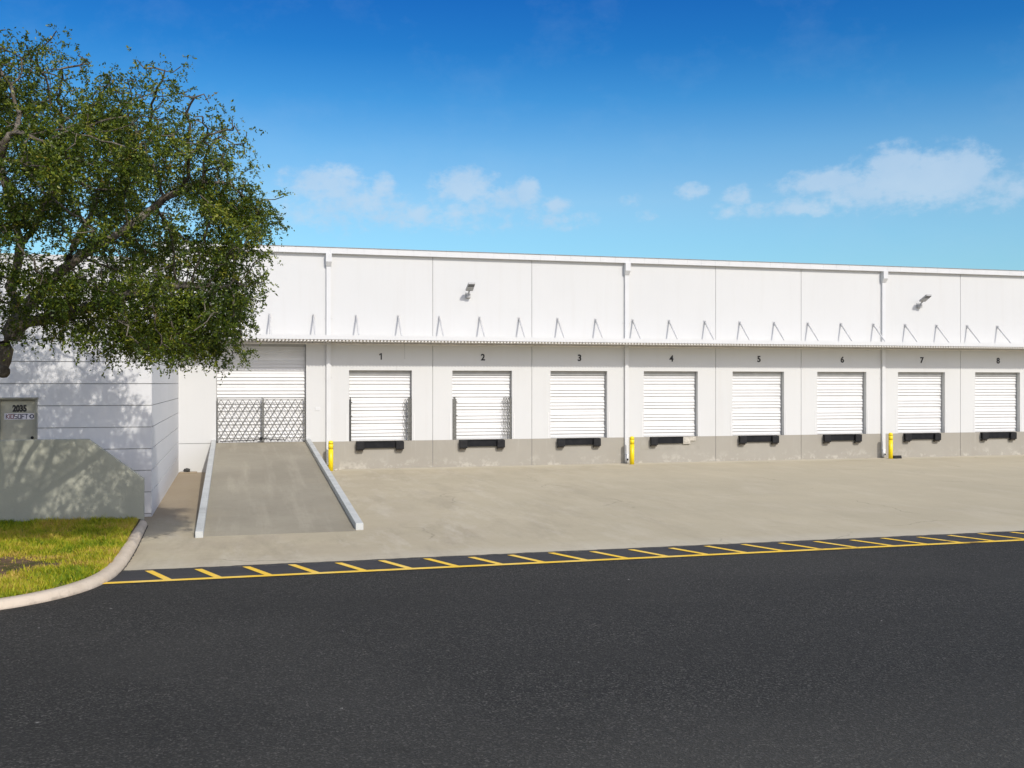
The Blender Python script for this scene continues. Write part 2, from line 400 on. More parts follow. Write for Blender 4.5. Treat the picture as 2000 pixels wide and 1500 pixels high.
dens = wm('MULTIPLY', dens, wm('MINIMUM', wm('MULTIPLY', tot, 3), 1))
mr = N.new('ShaderNodeMapRange'); mr.interpolation_type = 'SMOOTHSTEP'; L(dens, mr.inputs[0])
for i, x in zip((1,2,3,4), (.18,.95,0,.66)): mr.inputs[i].default_value = x
wsp = N.new('ShaderNodeMapRange'); L(wnoise(7, 6, .65, 1.3), wsp.inputs[0])
for i, x in zip((1,2,3,4), (.5,.85,0,.10)): wsp.inputs[i].default_value = x
cloudc = N.new('ShaderNodeMix'); cloudc.data_type = 'RGBA'; L(n3, cloudc.inputs[0])
cloudc.inputs[6].default_value = (3.1,4.4,6.0,1); cloudc.inputs[7].default_value = (5.0,5.8,6.6,1)
cm = N.new('ShaderNodeMix'); cm.data_type = 'RGBA'; L(wm('MAXIMUM', mr.outputs[0], wsp.outputs[0]), cm.inputs[0])
L(dbl.outputs[0], cm.inputs[6]); L(cloudc.outputs[2], cm.inputs[7])
L(cm.outputs[2], bg.inputs[0]); bg.inputs[1].default_value = .135

sc.view_settings.view_transform = 'Standard'; sc.view_settings.look = 'None'
sc.view_settings.exposure = 0; sc.view_settings.gamma = 1
sc.render.engine = 'CYCLES'; sc.cycles.max_bounces = 8; sc.cycles.transparent_max_bounces = 4

# ------------------------------------------------------------------ ground, road, markings
def sheet(name, pts, z, m):
    b = MB(); b.add([(x,y,z) for x,y in pts], [tuple(range(len(pts)))]); o = b.build(name, m); return tag(o, kind='structure')
WY = 44.85                      # front plane of the warehouse
EY, LY = 21.69, 20.39           # edge of the concrete, outer edge of the hatched strip
def wob(x, s=0): return .012*math.sin(x*7.3+s) + .010*math.sin(x*17.7+2*s) + .012*math.sin(x*2.1+s) + random.uniform(-.012,.012)

sheet('asphalt_road', [(-1500,-1500),(1500,-1500),(1500,2500),(-1500,2500)], 0, MAT['asphalt'])
xs = np.arange(-2.6, 90, .12)
sheet('asphalt_strip', [(-2.6,LY+.06),(90,LY+.06)] + [(x, EY+.03) for x in xs[::-1]], .004, MAT['sealed'])
edge = [(x, EY + wob(x)) for x in xs]
sheet('concrete_apron', edge + [(90,WY+.2),(-2.6,WY+.2)], .008, MAT['apron'])
b = MB(); b.add([(-2.62,LY-.09,.012),(90,LY-.09,.012),(90,LY+.09,.012),(-2.50,LY+.09,.012)], [(0,1,2,3)])
x = -1.17
while x < 60:
    j = random.uniform(-.015,.015); w = .075; yt = EY - .20 + random.uniform(-.05,.05); sl_ = -.42/1.06
    y0 = LY + .091
    p = lambda y, d: (x + j + (y-LY)*sl_ + d, y, .012)
    b.add([p(y0,-w), p(y0,w), p(yt,w), p(yt,-w)], [(0,1,2,3)])
    x += .921
tag(b.build('road_marking', MAT['road_yellow']), kind='structure')

# kerb swept along its line (outer foot of the kerb)
kp = [(-40,16.2),(-20,16.9),(-9,17.35),(-6.2,17.75),(-4.6,18.12),(-3.72,18.45),(-3.22,18.80),(-2.82,19.25),(-2.53,19.75),(-2.33,20.3),(-2.20,20.9),(-2.12,21.7),(-2.09,22.8),(-2.09,24.5),(-2.12,26.5),(-2.155,28.42)]
def catmull(P, n=8):
    out = []
    for i in range(len(P)-1):
        p0, p1, p2, p3 = P[max(i-1,0)], P[i], P[i+1], P[min(i+2,len(P)-1)]
        for k in range(n):
            t = k/n
            out.append(tuple(.5*(2*p1[a] + (p2[a]-p0[a])*t + (2*p0[a]-5*p1[a]+4*p2[a]-p3[a])*t*t + (3*p1[a]-p0[a]-3*p2[a]+p3[a])*t**3) for a in range(2)))
    out.append(P[-1]); return out
kl = catmull(kp[2:], 8); kl = kp[:2] + kl
prof = [(0,-.02),(.012,.05),(.035,.105),(.075,.138),(.12,.148),(.24,.150),(.255,.138),(.255,-.02)]     # (inward, z)
b = MB(); n = len(prof); inner = []
vs = []
for i, p in enumerate(kl):
    a = Vector(kl[max(i-1,0)]); c = Vector(kl[min(i+1,len(kl)-1)]); d = (c-a).normalized(); nrm = Vector((-d.y, d.x))
    for u, z in prof: vs.append((p[0]+nrm.x*u, p[1]+nrm.y*u, z))
    inner.append((p[0]+nrm.x*.24, p[1]+nrm.y*.24))
fs = []
for i in range(len(kl)-1):
    for j in range(n-1): fs.append((i*n+j, i*n+j+1, (i+1)*n+j+1, (i+1)*n+j))
b.add(vs, fs, 0, True); tag(b.build('kerb', MAT['kerb']), kind='structure')

b = MB()
jl = [p for p in kl if p[1] > 21.2]
for p, q in zip(jl[:-1], jl[1:]):
    w0, w1 = random.uniform(.008,.028), random.uniform(.008,.028)
    b.add([(p[0]-.01,p[1],.0105),(p[0]+w0,p[1],.0105),(q[0]+w1,q[1],.0105),(q[0]-.01,q[1],.0105)], [(0,1,2,3)])
tag(b.build('kerb_joint', MAT['dark_joint']), kind='structure')
# lawn: a gently humped sheet of soil, then blades
RW = 28.5                       # face of the retaining wall
def inside(x, y):
    res = False; P = inner + [(-2.4,RW),(-40,RW)]
    j = len(P)-1
    for i in range(len(P)):
        if (P[i][1] > y) != (P[j][1] > y) and x < (P[j][0]-P[i][0])*(y-P[i][1])/(P[j][1]-P[i][1]) + P[i][0]: res = not res
        j = i
    return res
def lawn_z(x, y): return .125 + .05*max(0, min(1, (y-20)/8)) + .025*math.sin(x*1.7+y*.9)*math.sin(y*1.3)
rows = []
b = MB(); poly = inner[1:] + [(-2.40,RW+.02)]
vs = []; 
for (x, y) in poly:
    yy = [y + (RW+.02-y)*k/14 for k in range(15)]
    vs += [(x, q, .13 if k == 0 else lawn_z(x, q)) for k, q in enumerate(yy)]
fs = []
for i in range(len(poly)-1):
    for k in range(14): fs.append((i*15+k, (i+1)*15+k, (i+1)*15+k+1, i*15+k+1))
b.add(vs, fs, 0, True); tag(b.build('lawn_soil', MAT['soil']), kind='structure')

def vnoise(x, y, s, seed):     # cheap smooth value noise
    x = x*s + seed*13.7; y = y*s + seed*7.1
    xi = np.floor(x); yi = np.floor(y); fx = x-xi; fy = y-yi; fx = fx*fx*(3-2*fx); fy = fy*fy*(3-2*fy)
    h = lambda a, c: np.modf(np.abs(np.sin(a*127.1 + c*311.7 + seed)*43758.5453))[0]
    return (h(xi,yi)*(1-fx)+h(xi+1,yi)*fx)*(1-fy) + (h(xi,yi+1)*(1-fx)+h(xi+1,yi+1)*fx)*fy

def fast_mesh(name, verts, face_size, mat, tint, parent=None, smooth=False):
    nv = len(verts); nf = nv//face_size
    me = bpy.data.meshes.new(name)
    me.vertices.add(nv); me.vertices.foreach_set('co', np.ascontiguousarray(verts, dtype=np.float32).ravel())
    me.loops.add(nv); me.loops.foreach_set('vertex_index', np.arange(nv, dtype=np.int32))
    me.polygons.add(nf); me.polygons.foreach_set('loop_start', np.arange(0, nv, face_size, dtype=np.int32))
    at = me.attributes.new('tint', 'FLOAT', 'POINT'); at.data.foreach_set('value', np.repeat(tint, face_size).astype(np.float32))
    me.materials.append(mat); me.update(); me.validate()
    o = bpy.data.objects.new(name, me); COL.objects.link(o)
    if parent: o.parent = parent
    return o

gx, gy = [], []
cand = np.stack([rng.uniform(-15,-2.3,265000), rng.uniform(16.9,RW,265000)], 1)
P = np.array(inner + [(-2.4,RW),(-40,RW)])
ins = np.zeros(len(cand), bool); j = len(P)-1
for i in range(len(P)):
    cond = (P[i,1] > cand[:,1]) != (P[j,1] > cand[:,1])
    if P[i,1] != P[j,1]:
        xx = (P[j,0]-P[i,0])*(cand[:,1]-P[i,1])/(P[j,1]-P[i,1]) + P[i,0]
        ins ^= cond & (cand[:,0] < xx)
    j = i
cand = cand[ins]
nz = .6*vnoise(cand[:,0], cand[:,1], 1.1, 1.) + .4*vnoise(cand[:,0], cand[:,1], 3.3, 2.)
bare = np.exp(-(((cand[:,0]+4.4)/.7)**2 + ((cand[:,1]-22.2)/1.1)**2)) + .5*np.exp(-(((cand[:,0]+3.3)/.5)**2 + ((cand[:,1]-22.0)/.8)**2)) + .9*np.exp(-(((cand[:,0]+5.2)/1.0)**2 + ((cand[:,1]-22.2)/1.0)**2))
bare += .3*np.exp(-((cand[:,1]-26.8)/1.0)**2)
dens = np.clip(1.15 - bare*1.15 - np.clip(.42-nz,0,1)*1.6, .04, 1)
keep = rng.uniform(0,1,len(cand)) < dens
cand = cand[keep]; nz = nz[keep]; bare = bare[keep]
n = len(cand)
zz = .125 + .05*np.clip((cand[:,1]-20)/8,0,1) + .025*np.sin(cand[:,0]*1.7+cand[:,1]*.9)*np.sin(cand[:,1]*1.3)
hgt = (.35 + 1.5*vnoise(cand[:,0], cand[:,1], 6.5, 9.))*rng.uniform(.045,.105,n)*(1-.5*np.clip(bare,0,1))*(.7+.6*nz); hgt *= np.where(rng.uniform(0,1,n)<.03, 1.8, 1)
ang = rng.uniform(0,2*np.pi,n); lean = rng.uniform(.2,1.1,n)*hgt; w = rng.uniform(.008,.017,n)
ca, sa = np.cos(ang), np.sin(ang); la = ang + rng.uniform(-1,1,n) + np.pi/2
base = np.stack([cand[:,0], cand[:,1], zz-.01], 1)
v = np.empty((n,3,3)); v[:,0] = base + np.stack([-ca*w,-sa*w,0*w],1); v[:,1] = base + np.stack([ca*w,sa*w,0*w],1)
v[:,2] = base + np.stack([np.cos(la)*lean, np.sin(la)*lean, hgt],1)
tint = np.clip(.33 + .75*vnoise(cand[:,0], cand[:,1], 1.9, 5.)*.9 + rng.normal(0,.2,n) + .35*np.clip(bare,0,1) - .12, 0, 1)
g = fast_mesh('grass', v.reshape(-1,3), 3, MAT['grass'], tint)
tag(g, 'short yellow green grass on the corner lawn inside the kerb', 'grass', kind='stuff')

# ------------------------------------------------------------------ warehouse
J0, PITCH, NP = 3.93, 4.544, 10
XL, XR = -3.0, J0 + PITCH*NP
ZT, ZD = 9.265, 1.205            # underside of the fascia, top of the grey plinth
wh = thing('warehouse', (J0, WY, 0), 'long white warehouse with a row of numbered roller doors, canopy and grey base', 'warehouse')
DX0, DX1, DZ0, DZ1 = .885, 3.62, 1.205, 4.272     # door opening, from the panel joint
G = .011
wall = MB(); pl = MB(); T = .34
for k in range(NP):
    a = J0 + k*PITCH + G; c = J0 + (k+1)*PITCH - G; d0 = J0 + k*PITCH + DX0; d1 = J0 + k*PITCH + DX1
    wall.box(a, d0, WY, WY+T, ZD, DZ1); wall.box(d1, c, WY, WY+T, ZD, DZ1); wall.box(a, c, WY, WY+T, DZ1, ZT+.2)
    pl.box(a, c, WY-.002, WY+T, -.1, ZD)
RX0, RX1, RZ1 = -.70, 2.995, 5.46                 # tall door at the head of the ramp
wall.box(XL, RX0, WY, WY+T, -.1, ZD-.012); wall.box(XL, RX0, WY, WY+T, ZD+.012, RZ1); wall.box(RX1, J0-G, WY, WY+T, ZD, RZ1)
wall.box(XL, J0-G, WY, WY+T, RZ1, ZT+.2)
pl.box(RX0+.002, J0-G, WY-.002, WY+T, -.1, ZD)
wall.box(XL, XR, WY+.5, WY+.64, -.1, ZT+.2, 0)    # wall behind the shutters
wall.box(XL, XL+.25, WY+T+.002, WY+60, -.1, ZT+.2, 0)
for k in range(NP+1): wall.box(J0+k*PITCH-.05, J0+k*PITCH+.05, WY+.022, WY+.2, -.1, ZT+.2, 1)   # sealed joints
wall.box(XL, RX0-.01, WY+.02, WY+.2, ZD-.03, ZD+.03, 1)
wall.build('wall', [MAT['wall'], MAT['caulk']], wh); pl.build('plinth', MAT['plinth'], wh)
MB().box(XL-.15, XR, WY+.05, WY+60, ZT+.205, ZT+.245).build('roof', MAT['coping'], wh)
f = MB(); x = XL - .2
f.box(XL-.2, XR, WY-.17, WY, ZT+.012, ZT+.24, 0)
while x < XR:
    f.box(x+.003, min(x+.72,XR)-.003, WY-.185, WY-.165, ZT, ZT+.25, 0); x += .72
f.box(XL-.2, XR, WY-.165, WY-.001, ZT-.001, ZT+.012, 0)
f.box(XL-.22, XR, WY-.215, WY+.1, ZT+.25, ZT+.27, 1)
f.build('fascia', [MAT['trim'], MAT['coping']], wh)

def curtain_profile(z0, z1, yb, p=.1425):
    """interlocking shutter slats: each swells outwards to a lip over a shaded groove"""
    out = []; z = z0; i = 0
    while z < z1 - .02:
        d = .058 if i % 4 else .016
        t = min(z+p, z1)
        out += [(yb, z), (yb - d, z+.006), (yb - d*.96, z+.03), (yb - d*.55, z+(t-z)*.55), (yb, t-.001)]
        z = t; i += 1
    out.append((yb, z1))
    return out
def roller_door(x0, x1, z0, z1, low_guards=True):
    yb = WY + .285; e = .035
    b = MB(); pr = curtain_profile(z0+.05, z1-.19, yb)
    vs = [(x0+e,y,z) for y,z in pr] + [(x1-e,y,z) for y,z in pr]; n = len(pr)
    b.add(vs, [(i, n+i, n+i+1, i+1) for i in range(n-1)])
    for xx in (x0+e, x1-e):
        b.add([(xx,y,z) for y,z in pr] + [(xx,yb+.03,z1-.19),(xx,yb+.03,z0+.05)], [tuple(range(n+2))])
    d = b.build('roller_door', MAT['curtain'], wh)
    g = MB(); g.box(x0+.001, x0+e-.002, yb-.06, yb+.12, z0, z1-.001); g.box(x1-e+.002, x1-.001, yb-.06, yb+.12, z0, z1-.001)
    g.box(x0+e, x1-e, yb+.032, yb+.1, z0+.05, z1)
    g.build('guide_rail', MAT['guide'], d)
    MB().box(x0+e, x1-e, yb-.045, yb+.03, z0+.006, z0+.048).build('bottom_bar', MAT['trim'], d)
    MB().box(x0+e, x1-e, yb-.085, yb+.03, z1-.19, z1-.002).build('head_shade_box', MAT['head'], d)  # grey box put in for the header's shade on the curtain top
    if low_guards:
        for xx in (x0-.115, x1+.075): MB().box(xx, xx+.04, WY-.012, WY, z0+.01, z0+1.18).build('corner_guard', MAT['curtain'], d)
    return d
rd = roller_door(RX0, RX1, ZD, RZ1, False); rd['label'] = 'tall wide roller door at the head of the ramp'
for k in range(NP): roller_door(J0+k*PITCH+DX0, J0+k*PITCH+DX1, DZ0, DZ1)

# canopy of ribbed deck on hanging rods
cy0 = WY - 1.36; cn = MB(); pr = []; x = -2.12
CXR = XR
zt, zr, zv = 5.545, 5.462, 5.528
prof = [(-2.12,zt)]
while x < CXR-.2:
    prof += [(x,zv),(x+.014,zr),(x+.078,zr),(x+.092,zv)]; x += .145
prof += [(x,zv),(x,zt)]
n = len(prof); y0, y1 = cy0+.005, WY-.03
b = MB(); b.add([(x_,y0,z_) for x_,z_ in prof] + [(x_,y1,z_) for x_,z_ in prof], [(i,i+1,n+i+1,n+i) for i in range(n-1)] + [(n-1,0,n,2*n-1)])
for i in range(1, n-4, 4):      # closed ends of the ribs
    b.add([(prof[i+j][0], y0, prof[i+j][1]) for j in range(4)], [(0,1,2,3)])
b.box(-2.12, CXR-.2, y0+.02, y0+.05, zv-.001, zt-.001)
deck = b.build('canopy', MAT['deck'], wh)
MB().box(-2.14, CXR, cy0-.035, cy0+.003, 5.535, 5.72).build('canopy_fascia', MAT['trim'], deck)
MB().box(-2.12, CXR, WY-.075, WY-.001, 5.37, 5.43).box(-2.12, CXR, WY-.028, WY-.001, 5.431, 5.6).build('ledger', MAT['deck'], deck)
def strut(x):
    s = MB(); s.tube([(x, WY-.05, 6.60), (x, cy0+.16, 5.56)], 0.036, 8)
    s.box(x-.05, x+.05, WY-.02, WY, 6.50, 6.70); s.box(x-.022, x-.008, WY-.12, WY-.021, 6.54, 6.66); s.box(x+.008, x+.022, WY-.12, WY-.021, 6.54, 6.66)
    return s
s0 = strut(3.296-1.823*2).build('strut', MAT['rod'], deck)
for k in range(1, 27):
    c = s0.copy(); c.parent = deck; COL.objects.link(c); c.location.x = s0.location.x + 1.823*k

# downspouts with collector heads
def downspout(x):
    b = MB(); b.box(x-.092, x+.092, WY-.115, WY-.012, .42, 8.75)
    for z in (3.85, 2.05, 5.9, 7.35): b.box(x-.098, x+.098, WY-.121, WY-.010, z, z+.025)
    for z in (3.95, 6.5):
        for s in (-1,1): b.box(x+s*.15-.02, x+s*.15+.02, WY-.03, WY, z, z+.04)
    d = b.build('downspout', MAT['trim'], wh)
    h = MB(); h.box(x-.125, x+.125, WY-.28, WY-.01, 8.90, ZT-.002)
    h.add([(x-.125,WY-.28,8.899),(x+.125,WY-.28,8.899),(x+.125,WY-.01,8.899),(x-.125,WY-.01,8.899),(x-.11,WY-.14,8.72),(x+.11,WY-.14,8.72),(x+.11,WY-.01,8.72),(x-.11,WY-.01,8.72)],
          [(0,1,5,4),(1,2,6,5),(2,3,7,6),(3,0,4,7),(4,5,6,7)])
    h.build('collector_head', MAT['trim'], d)
    o = MB(); o.tube([(x,WY-.075,.05),(x,WY-.075,.44)], .092, 16); o.tube([(x,WY-.16,.20),(x,WY-.21,.19)], .062, 14)
    o.tube([(x,WY-.205,.19),(x,WY-.216,.188)], .046, 14, 1)
    o.build('outlet', [MAT['pvc'], MAT['dark']], d)
    return d
for k in (0, 3, 6, 9): downspout(J0 + k*PITCH - (.0 if k else .0))

# patched concrete below the fourth door
px = J0 + 3*PITCH
b = MB(); b.box(px+.72, px+3.72, WY-.006, WY-.0025, .60, 1.19, 0)
b.build('concrete_patch', m_plain('patched_concrete', (.375,.352,.302), (.31,.29,.245), .9, 2.2, .3, bump=.6), wh)

# numerals on the wall
for k in range(8):
    vs, fs = text_mesh(str(k+1), .40, .006, .011)
    if k == 0:
        o1 = [(.84*a_, .84*c_) for a_, c_ in [(.035,-.17),(.035,.17),(-.015,.17),(-.105,.11),(-.105,.05),(-.03,.10),(-.03,-.17)]]
        vs = [(x,y,z) for y in (-.006,.006) for x,z in o1]; fs = [tuple(range(7)), tuple(range(13,6,-1))] + [(i,i+7,(i+1)%7+7,(i+1)%7) for i in range(7)]
    m = MB(); m.add(vs, fs); o = m.build('door_number', MAT['black_paint'])
    o.location = (J0 + k*PITCH + 2.27, WY-.008, 4.875)
    words = ['first','second','third','fourth','fifth','sixth','seventh','eighth','ninth','tenth','eleventh','twelfth']
    tag(o, 'black painted numeral %d on the white wall under the canopy' % (k+1), 'door number', 'numerals above the dock doors')

# dock levellers with bumpers
def bumper(x, broken=False):
    t = thing('dock_bumper', (x, WY, 0), 'black dock bumper', 'dock bumper', 'black dock bumpers under the roller doors')
    b = MB(); x1 = x+.62 if broken else x+1.0
    b.box(x-1.0, x1, WY-.10, WY-.003, ZD-.31, ZD-.03); b.box(x-1.02, x1, WY-.13, WY-.003, ZD-.03, ZD-.002)
    b.build('lip_plate', MAT['black_steel'], t, .006)
    for s in ((-1,) if broken else (-1,1)):
        MB().box(x+s*.86-.18, x+s*.86+.18, WY-.23, WY-.133, ZD-.37, ZD-.012).build('rubber_pad', MAT['rubber'], t, .035)
        MB().box(x+s*.86-.15, x+s*.86+.13, WY-.16, WY-.004, ZD-.44, ZD-.372).build('foot_plate', MAT['rust'], t)
    return t
DC = DX0/2 + DX1/2
def dpos(k): return J0 + k*PITCH + DC - .05
b0 = bumper(dpos(0)); b0['label'] = 'black dock bumper with a straight lip under roller door 1, nearest the ramp'
lab = {1:'black dock bumper under the door with the folded lattice gate, below numeral 2', 2:'black dock bumper under roller door 3, left of the middle yellow bollard',
       4:'black dock bumper on the grey base under roller door 5', 5:'black dock bumper on the grey base under roller door 6',
       6:'black dock bumper under roller door 7, right of the yellow bollard and dark slab', 7:'black dock bumper under roller door 8, at the right edge of the photo'}
for k in lab:
    c = copy_tree(b0, (dpos(k), WY, 0)); c['label'] = lab[k]
bb = bumper(dpos(3), True); bb['label'] = 'broken dock bumper under roller door 4 with its right pad missing'
# the lump of broken concrete where the pad is missing
b = MB(); xx = dpos(3) + .63
b.box(xx, xx+.36, WY-.10, WY-.007, ZD-.34, ZD-.03); b.box(xx+.36, xx+.66, WY-.06, WY-.007, ZD-.20, ZD-.01); b.box(xx+.06, xx+.26, WY-.112, WY-.1, ZD-.27, ZD-.09)
b.build('broken_concrete', MAT['stone'], wh, .02)

# wall lamps
def wall_lamp(x, label):
    t = thing('wall_lamp', (x, WY, 7.6), label, 'wall lamp', 'floodlights high on the warehouse wall')
    b = MB(); b.box(x-.11, x+.11, WY-.04, WY, 7.48, 7.74); b.box(x-.085, x+.085, WY-.22, WY-.042, 7.50, 7.66)
    b.build('wall_box', MAT['lamp_grey'], t, .01)
    b = MB(); b.tube([(x, WY-.18, 7.665),(x, WY-.22, 7.72),(x, WY-.36, 7.80)], .035, 10); b.build('arm', MAT['lamp_grey'], t)
    def P(l, w, h): return (x + w, WY - .32 - l*.90 + h*.42, 7.78 + l*.43 + h*.90)
    def slab(l0, l1, w, h0, h1, m, name, wt=None):
        wt = wt or w
        vs = [P(l0,-w,h0),P(l0,w,h0),P(l1,wt,h0),P(l1,-wt,h0),P(l0,-w,h1),P(l0,w,h1),P(l1,wt,h1),P(l1,-wt,h1)]
        MB().add(vs, [(0,3,2,1),(4,5,6,7),(0,1,5,4),(1,2,6,5),(2,3,7,6),(3,0,4,7)]).build(name, m, t, .008)
    slab(0, .60, .165, 0, .09, MAT['lamp_grey'], 'lamp_head', .15)
    slab(.36, .57, .135, -.02, -.002, MAT['lamp_dark'], 'lens', .125)
    slab(.325, .35, .15, -.025, -.002, MAT['trim'], 'lens_rim')
    return t
wall_lamp(10.05, 'grey floodlight on the white wall above numeral 2')
wall_lamp(33.25, 'grey floodlight on the white wall above numeral 7')

# bollards
def bollard(x, y, label):
    t = thing('bollard', (x, y, .008), label, 'bollard', 'yellow bollards beside the downspouts')
    b = MB(); b.lathe([(.104,0),(.104,.92)], (x,y,.008), 24); b.lathe([(.104,.930),(.104,1.139)], (x,y,.008), 24)
    b.lathe([(.104,1.149),(.104,1.20),(.092,1.245),(.060,1.272),(.02,1.28)], (x,y,.008), 24)
    b.build('sleeve', MAT['yellow'], t)
    b = MB(); b.lathe([(.097,.90),(.097,1.17)], (x,y,.008), 24); b.build('groove_band', MAT['dark'], t)
    return t
bo = bollard(3.97, 44.15, 'yellow bollard with a rounded cap, half hidden behind the ramp side wall')
for x, l in ((17.50+.06, 'yellow bollard with a rounded cap between roller doors 3 and 4'), (31.14, 'yellow bollard between roller doors 6 and 7 beside a dark slab')):
    c = copy_tree(bo, (x+.02, 44.15, .008)); c['label'] = l

# folding lattice gates
def gate_leaf(x0, x1, y, z0, z1, label, posts=(True, True), pitch=.292):
    t = thing('lattice_gate', (x0, y, z0), label, 'lattice gate', 'folding steel lattice gates at the doors')
    b = MB(); h = z1-z0-.10; zb = z0+.05; dx = h/math.tan(R(60))
    k = -int(dx/pitch)-1
    a0, a1 = x0+.03, x1-.03
    while x0 + k*pitch < x1 + dx:
        for s, yy in ((1, y-.008), (-1, y+.008)):
            xa = x0 + k*pitch + (0 if s > 0 else 0); 
            p, q = (xa, zb), (xa + s*dx, zb+h)
            # clip to the leaf
            def clip(p, q):
                (xa_, za), (xb, zbb) = p, q
                if xa_ > xb: xa_, za, xb, zbb = xb, zbb, xa_, za
                if xb < a0 or xa_ > a1: return None
                if xa_ < a0: za += (zbb-za)*(a0-xa_)/(xb-xa_); xa_ = a0
                if xb > a1: zbb = za + (zbb-za)*(a1-xa_)/(xb-xa_); xb = a1
                return (xa_, za), (xb, zbb)
            r = clip(p, q)
            if r and math.hypot(r[1][0]-r[0][0], r[1][1]-r[0][1]) > .06:
                b.bar((r[0][0],yy,r[0][1]), (r[1][0],yy,r[1][1]), .027, .005)
        k += 1
    b.build('lattice', MAT['galv'], t)
    for i, xx in enumerate((x0, x1)):
        if posts[i]: MB().box(xx-.022, xx+.022, y-.03, y+.03, z0+.01, z1+(.05 if i else .0)).build('post', MAT['galv'], t, .005)
    MB().box(a0, a1, y-.006, y+.006, z1-.055, z1-.035).build('top_rail', MAT['galv'], t)
    for xx in (x0, x1): MB().tube([(xx,y,z0+.05),(xx,y,z0+.004)], .028, 10).build('caster', MAT['rubber'], t)
    return t
GY = WY + .06
gate_leaf(RX0+.05, 1.17, GY, 1.215, 3.07, 'left half of the closed lattice gate across the ramp door')
gate_leaf(1.225, RX1-.06, GY, 1.215, 3.07, 'right half of the closed lattice gate across the ramp door')
# chain and padlock hanging between the halves
b = MB(); pts = [(.35,GY-.05,1.30),(.7,GY-.06,1.31),(1.0,GY-.06,1.335),(1.14,GY-.06,1.40),(1.25,GY-.06,1.37),(1.6,GY-.06,1.33),(2.1,GY-.05,1.31)]
b.tube([(-.55,GY-.05,1.275)]+pts, .018, 6); b.box(1.07,1.19,GY-.10,GY-.04,1.33,1.44)
tag(b.build('gate_chain', MAT['dark']), 'black chain and lock slung along the foot of the ramp door lattice gate', 'chain')

def folded_gate(x0, x1, y, z0, z1, label, face):
    t = thing('folded_gate', (x1, y, z0), label, 'folded gate', 'folded lattice gates standing at the dock doors')
    b = MB(); n = 7; w = (x1-x0)
    for i in range(n):
        xa = x0 + .03 + w*.86*i/(n-1); yy = y + (i % 2)*.012
        zz = z0 + .05
        while zz < z1 - .12:
            zn = min(zz+.37, z1-.03); s = .036 if i % 2 else -.036
            b.bar((xa-s,yy,zz), (xa+s,yy+.004,(zz+zn)/2), .019, .005); b.bar((xa+s,yy+.004,(zz+zn)/2), (xa-s,yy,zn), .019, .005)
            zz = zn
        if face: b.box(xa-.006, xa+.006, yy-.012, yy+.012, z1-.16, z1+.02*(i%3))
    b.build('lattice', MAT['galv'], t)
    MB().box(x1-.045, x1, y-.03, y+.03, z0, z1-.02).build('post', MAT['galv'], t, .004)
    if not face: MB().box(x1-.155, x1-.085, y-.08, y-.03, z0, z1+.04).build('end_channel', MAT['galv'], t, .004)
    return t
d1 = J0 + DX1; d2 = J0 + PITCH + DX1
folded_gate(d1-.34, d1-.02, WY+.05, ZD+.01, 3.06, 'folded lattice gate behind a flat steel channel at the right of roller door 1', False)
folded_gate(d2-.42, d2-.05, WY+.05, ZD+.01, 3.08, 'folded open lattice bundle at the right side of roller door 2', True)
def gate_post(x, w, m, label, tip):
    t = thing('gate_post', (x, WY+.05, ZD), label, 'gate post', 'steel gate posts left of the dock doors')
    b = MB(); b.box(x, x+w, WY-.01, WY+.07, ZD+.005, 3.02); b.build('channel', m, t, .006)
    b = MB(); b.box(x+w*.25, x+w*.75, WY, WY+.05, 3.021, 3.021+tip); b.build('tip', m, t)
    for zz in (2.86, 2.27): MB().box(x+w+.001, x+w+.05, WY, WY+.03, zz, zz+.04).build('catch', MAT['galv_dark'], t)
gate_post(J0+DX0+.015, .075, MAT['galv_dark'], 'narrow dark gate post at the left side of roller door 1', .10)
gate_post(J0+PITCH+DX0+.01, .17, MAT['galv'], 'wide grey gate post at the left side of roller door 2', .08)

# small things on and by the wall
b = MB(); b.box(3.37, 3.58, WY-.02, WY, 2.54, 2.69); tag(b.build('wall_plate', MAT['trim'], None, .004), 'small white plate on the wall between the ramp door and the downspout', 'wall plate')
b = MB(); b.tube([(7.09,WY-.9,5.43),(7.09,WY-.88,5.1),(7.095,WY-.87,4.75)], .007, 6); tag(b.build('hanging_cable', MAT['coping']), 'thin cable hanging from the canopy to the right of numeral 1', 'cable')
b = MB(); b.prism_x([(44.12,.01),(44.46,.01),(44.44,.12),(44.16,.16)], 31.35, 31.78); tag(b.build('rubber_slab', MAT['rubber'], None, .01), 'dark flat slab lying on the ground beside the third yellow bollard', 'slab')
def lump(name, c, r, m, seed, squash=.6, n=3):
    import bmesh
    bm = bmesh.new(); bmesh.ops.create_icosphere(bm, subdivisions=n, radius=1)
    rs = random.Random(seed); ph = [rs.uniform(0,6) for _ in range(6)]
    for v in bm.verts:
        p = v.co; k = 1 + .18*math.sin(3*p.x+ph[0])*math.sin(4*p.y+ph[1]) + .12*math.sin(7*p.z+ph[2]+5*p.x)
        v.co = Vector((p.x*r[0]*k, p.y*r[1]*k, max(p.z,-.6)*r[2]*k))
    me = bpy.data.meshes.new(name); bm.to_mesh(me); bm.free(); me.materials.append(m)
    o = bpy.data.objects.new(name, me); COL.objects.link(o); o.location = c; return o
tag(lump('drain_cap', (-1.86, 44.55, .115), (.135,.12,.09), MAT['galv_dark'], 2), 'dark rounded lump on the ground where the block wall meets the warehouse', 'drain cap')
tag(MB().box(-2.15,-1.45,44.3,44.75,.01,.06).build('drain_slab', MAT['apron'], None, .01), 'low concrete slab under the dark lump in the wall corner', 'slab')
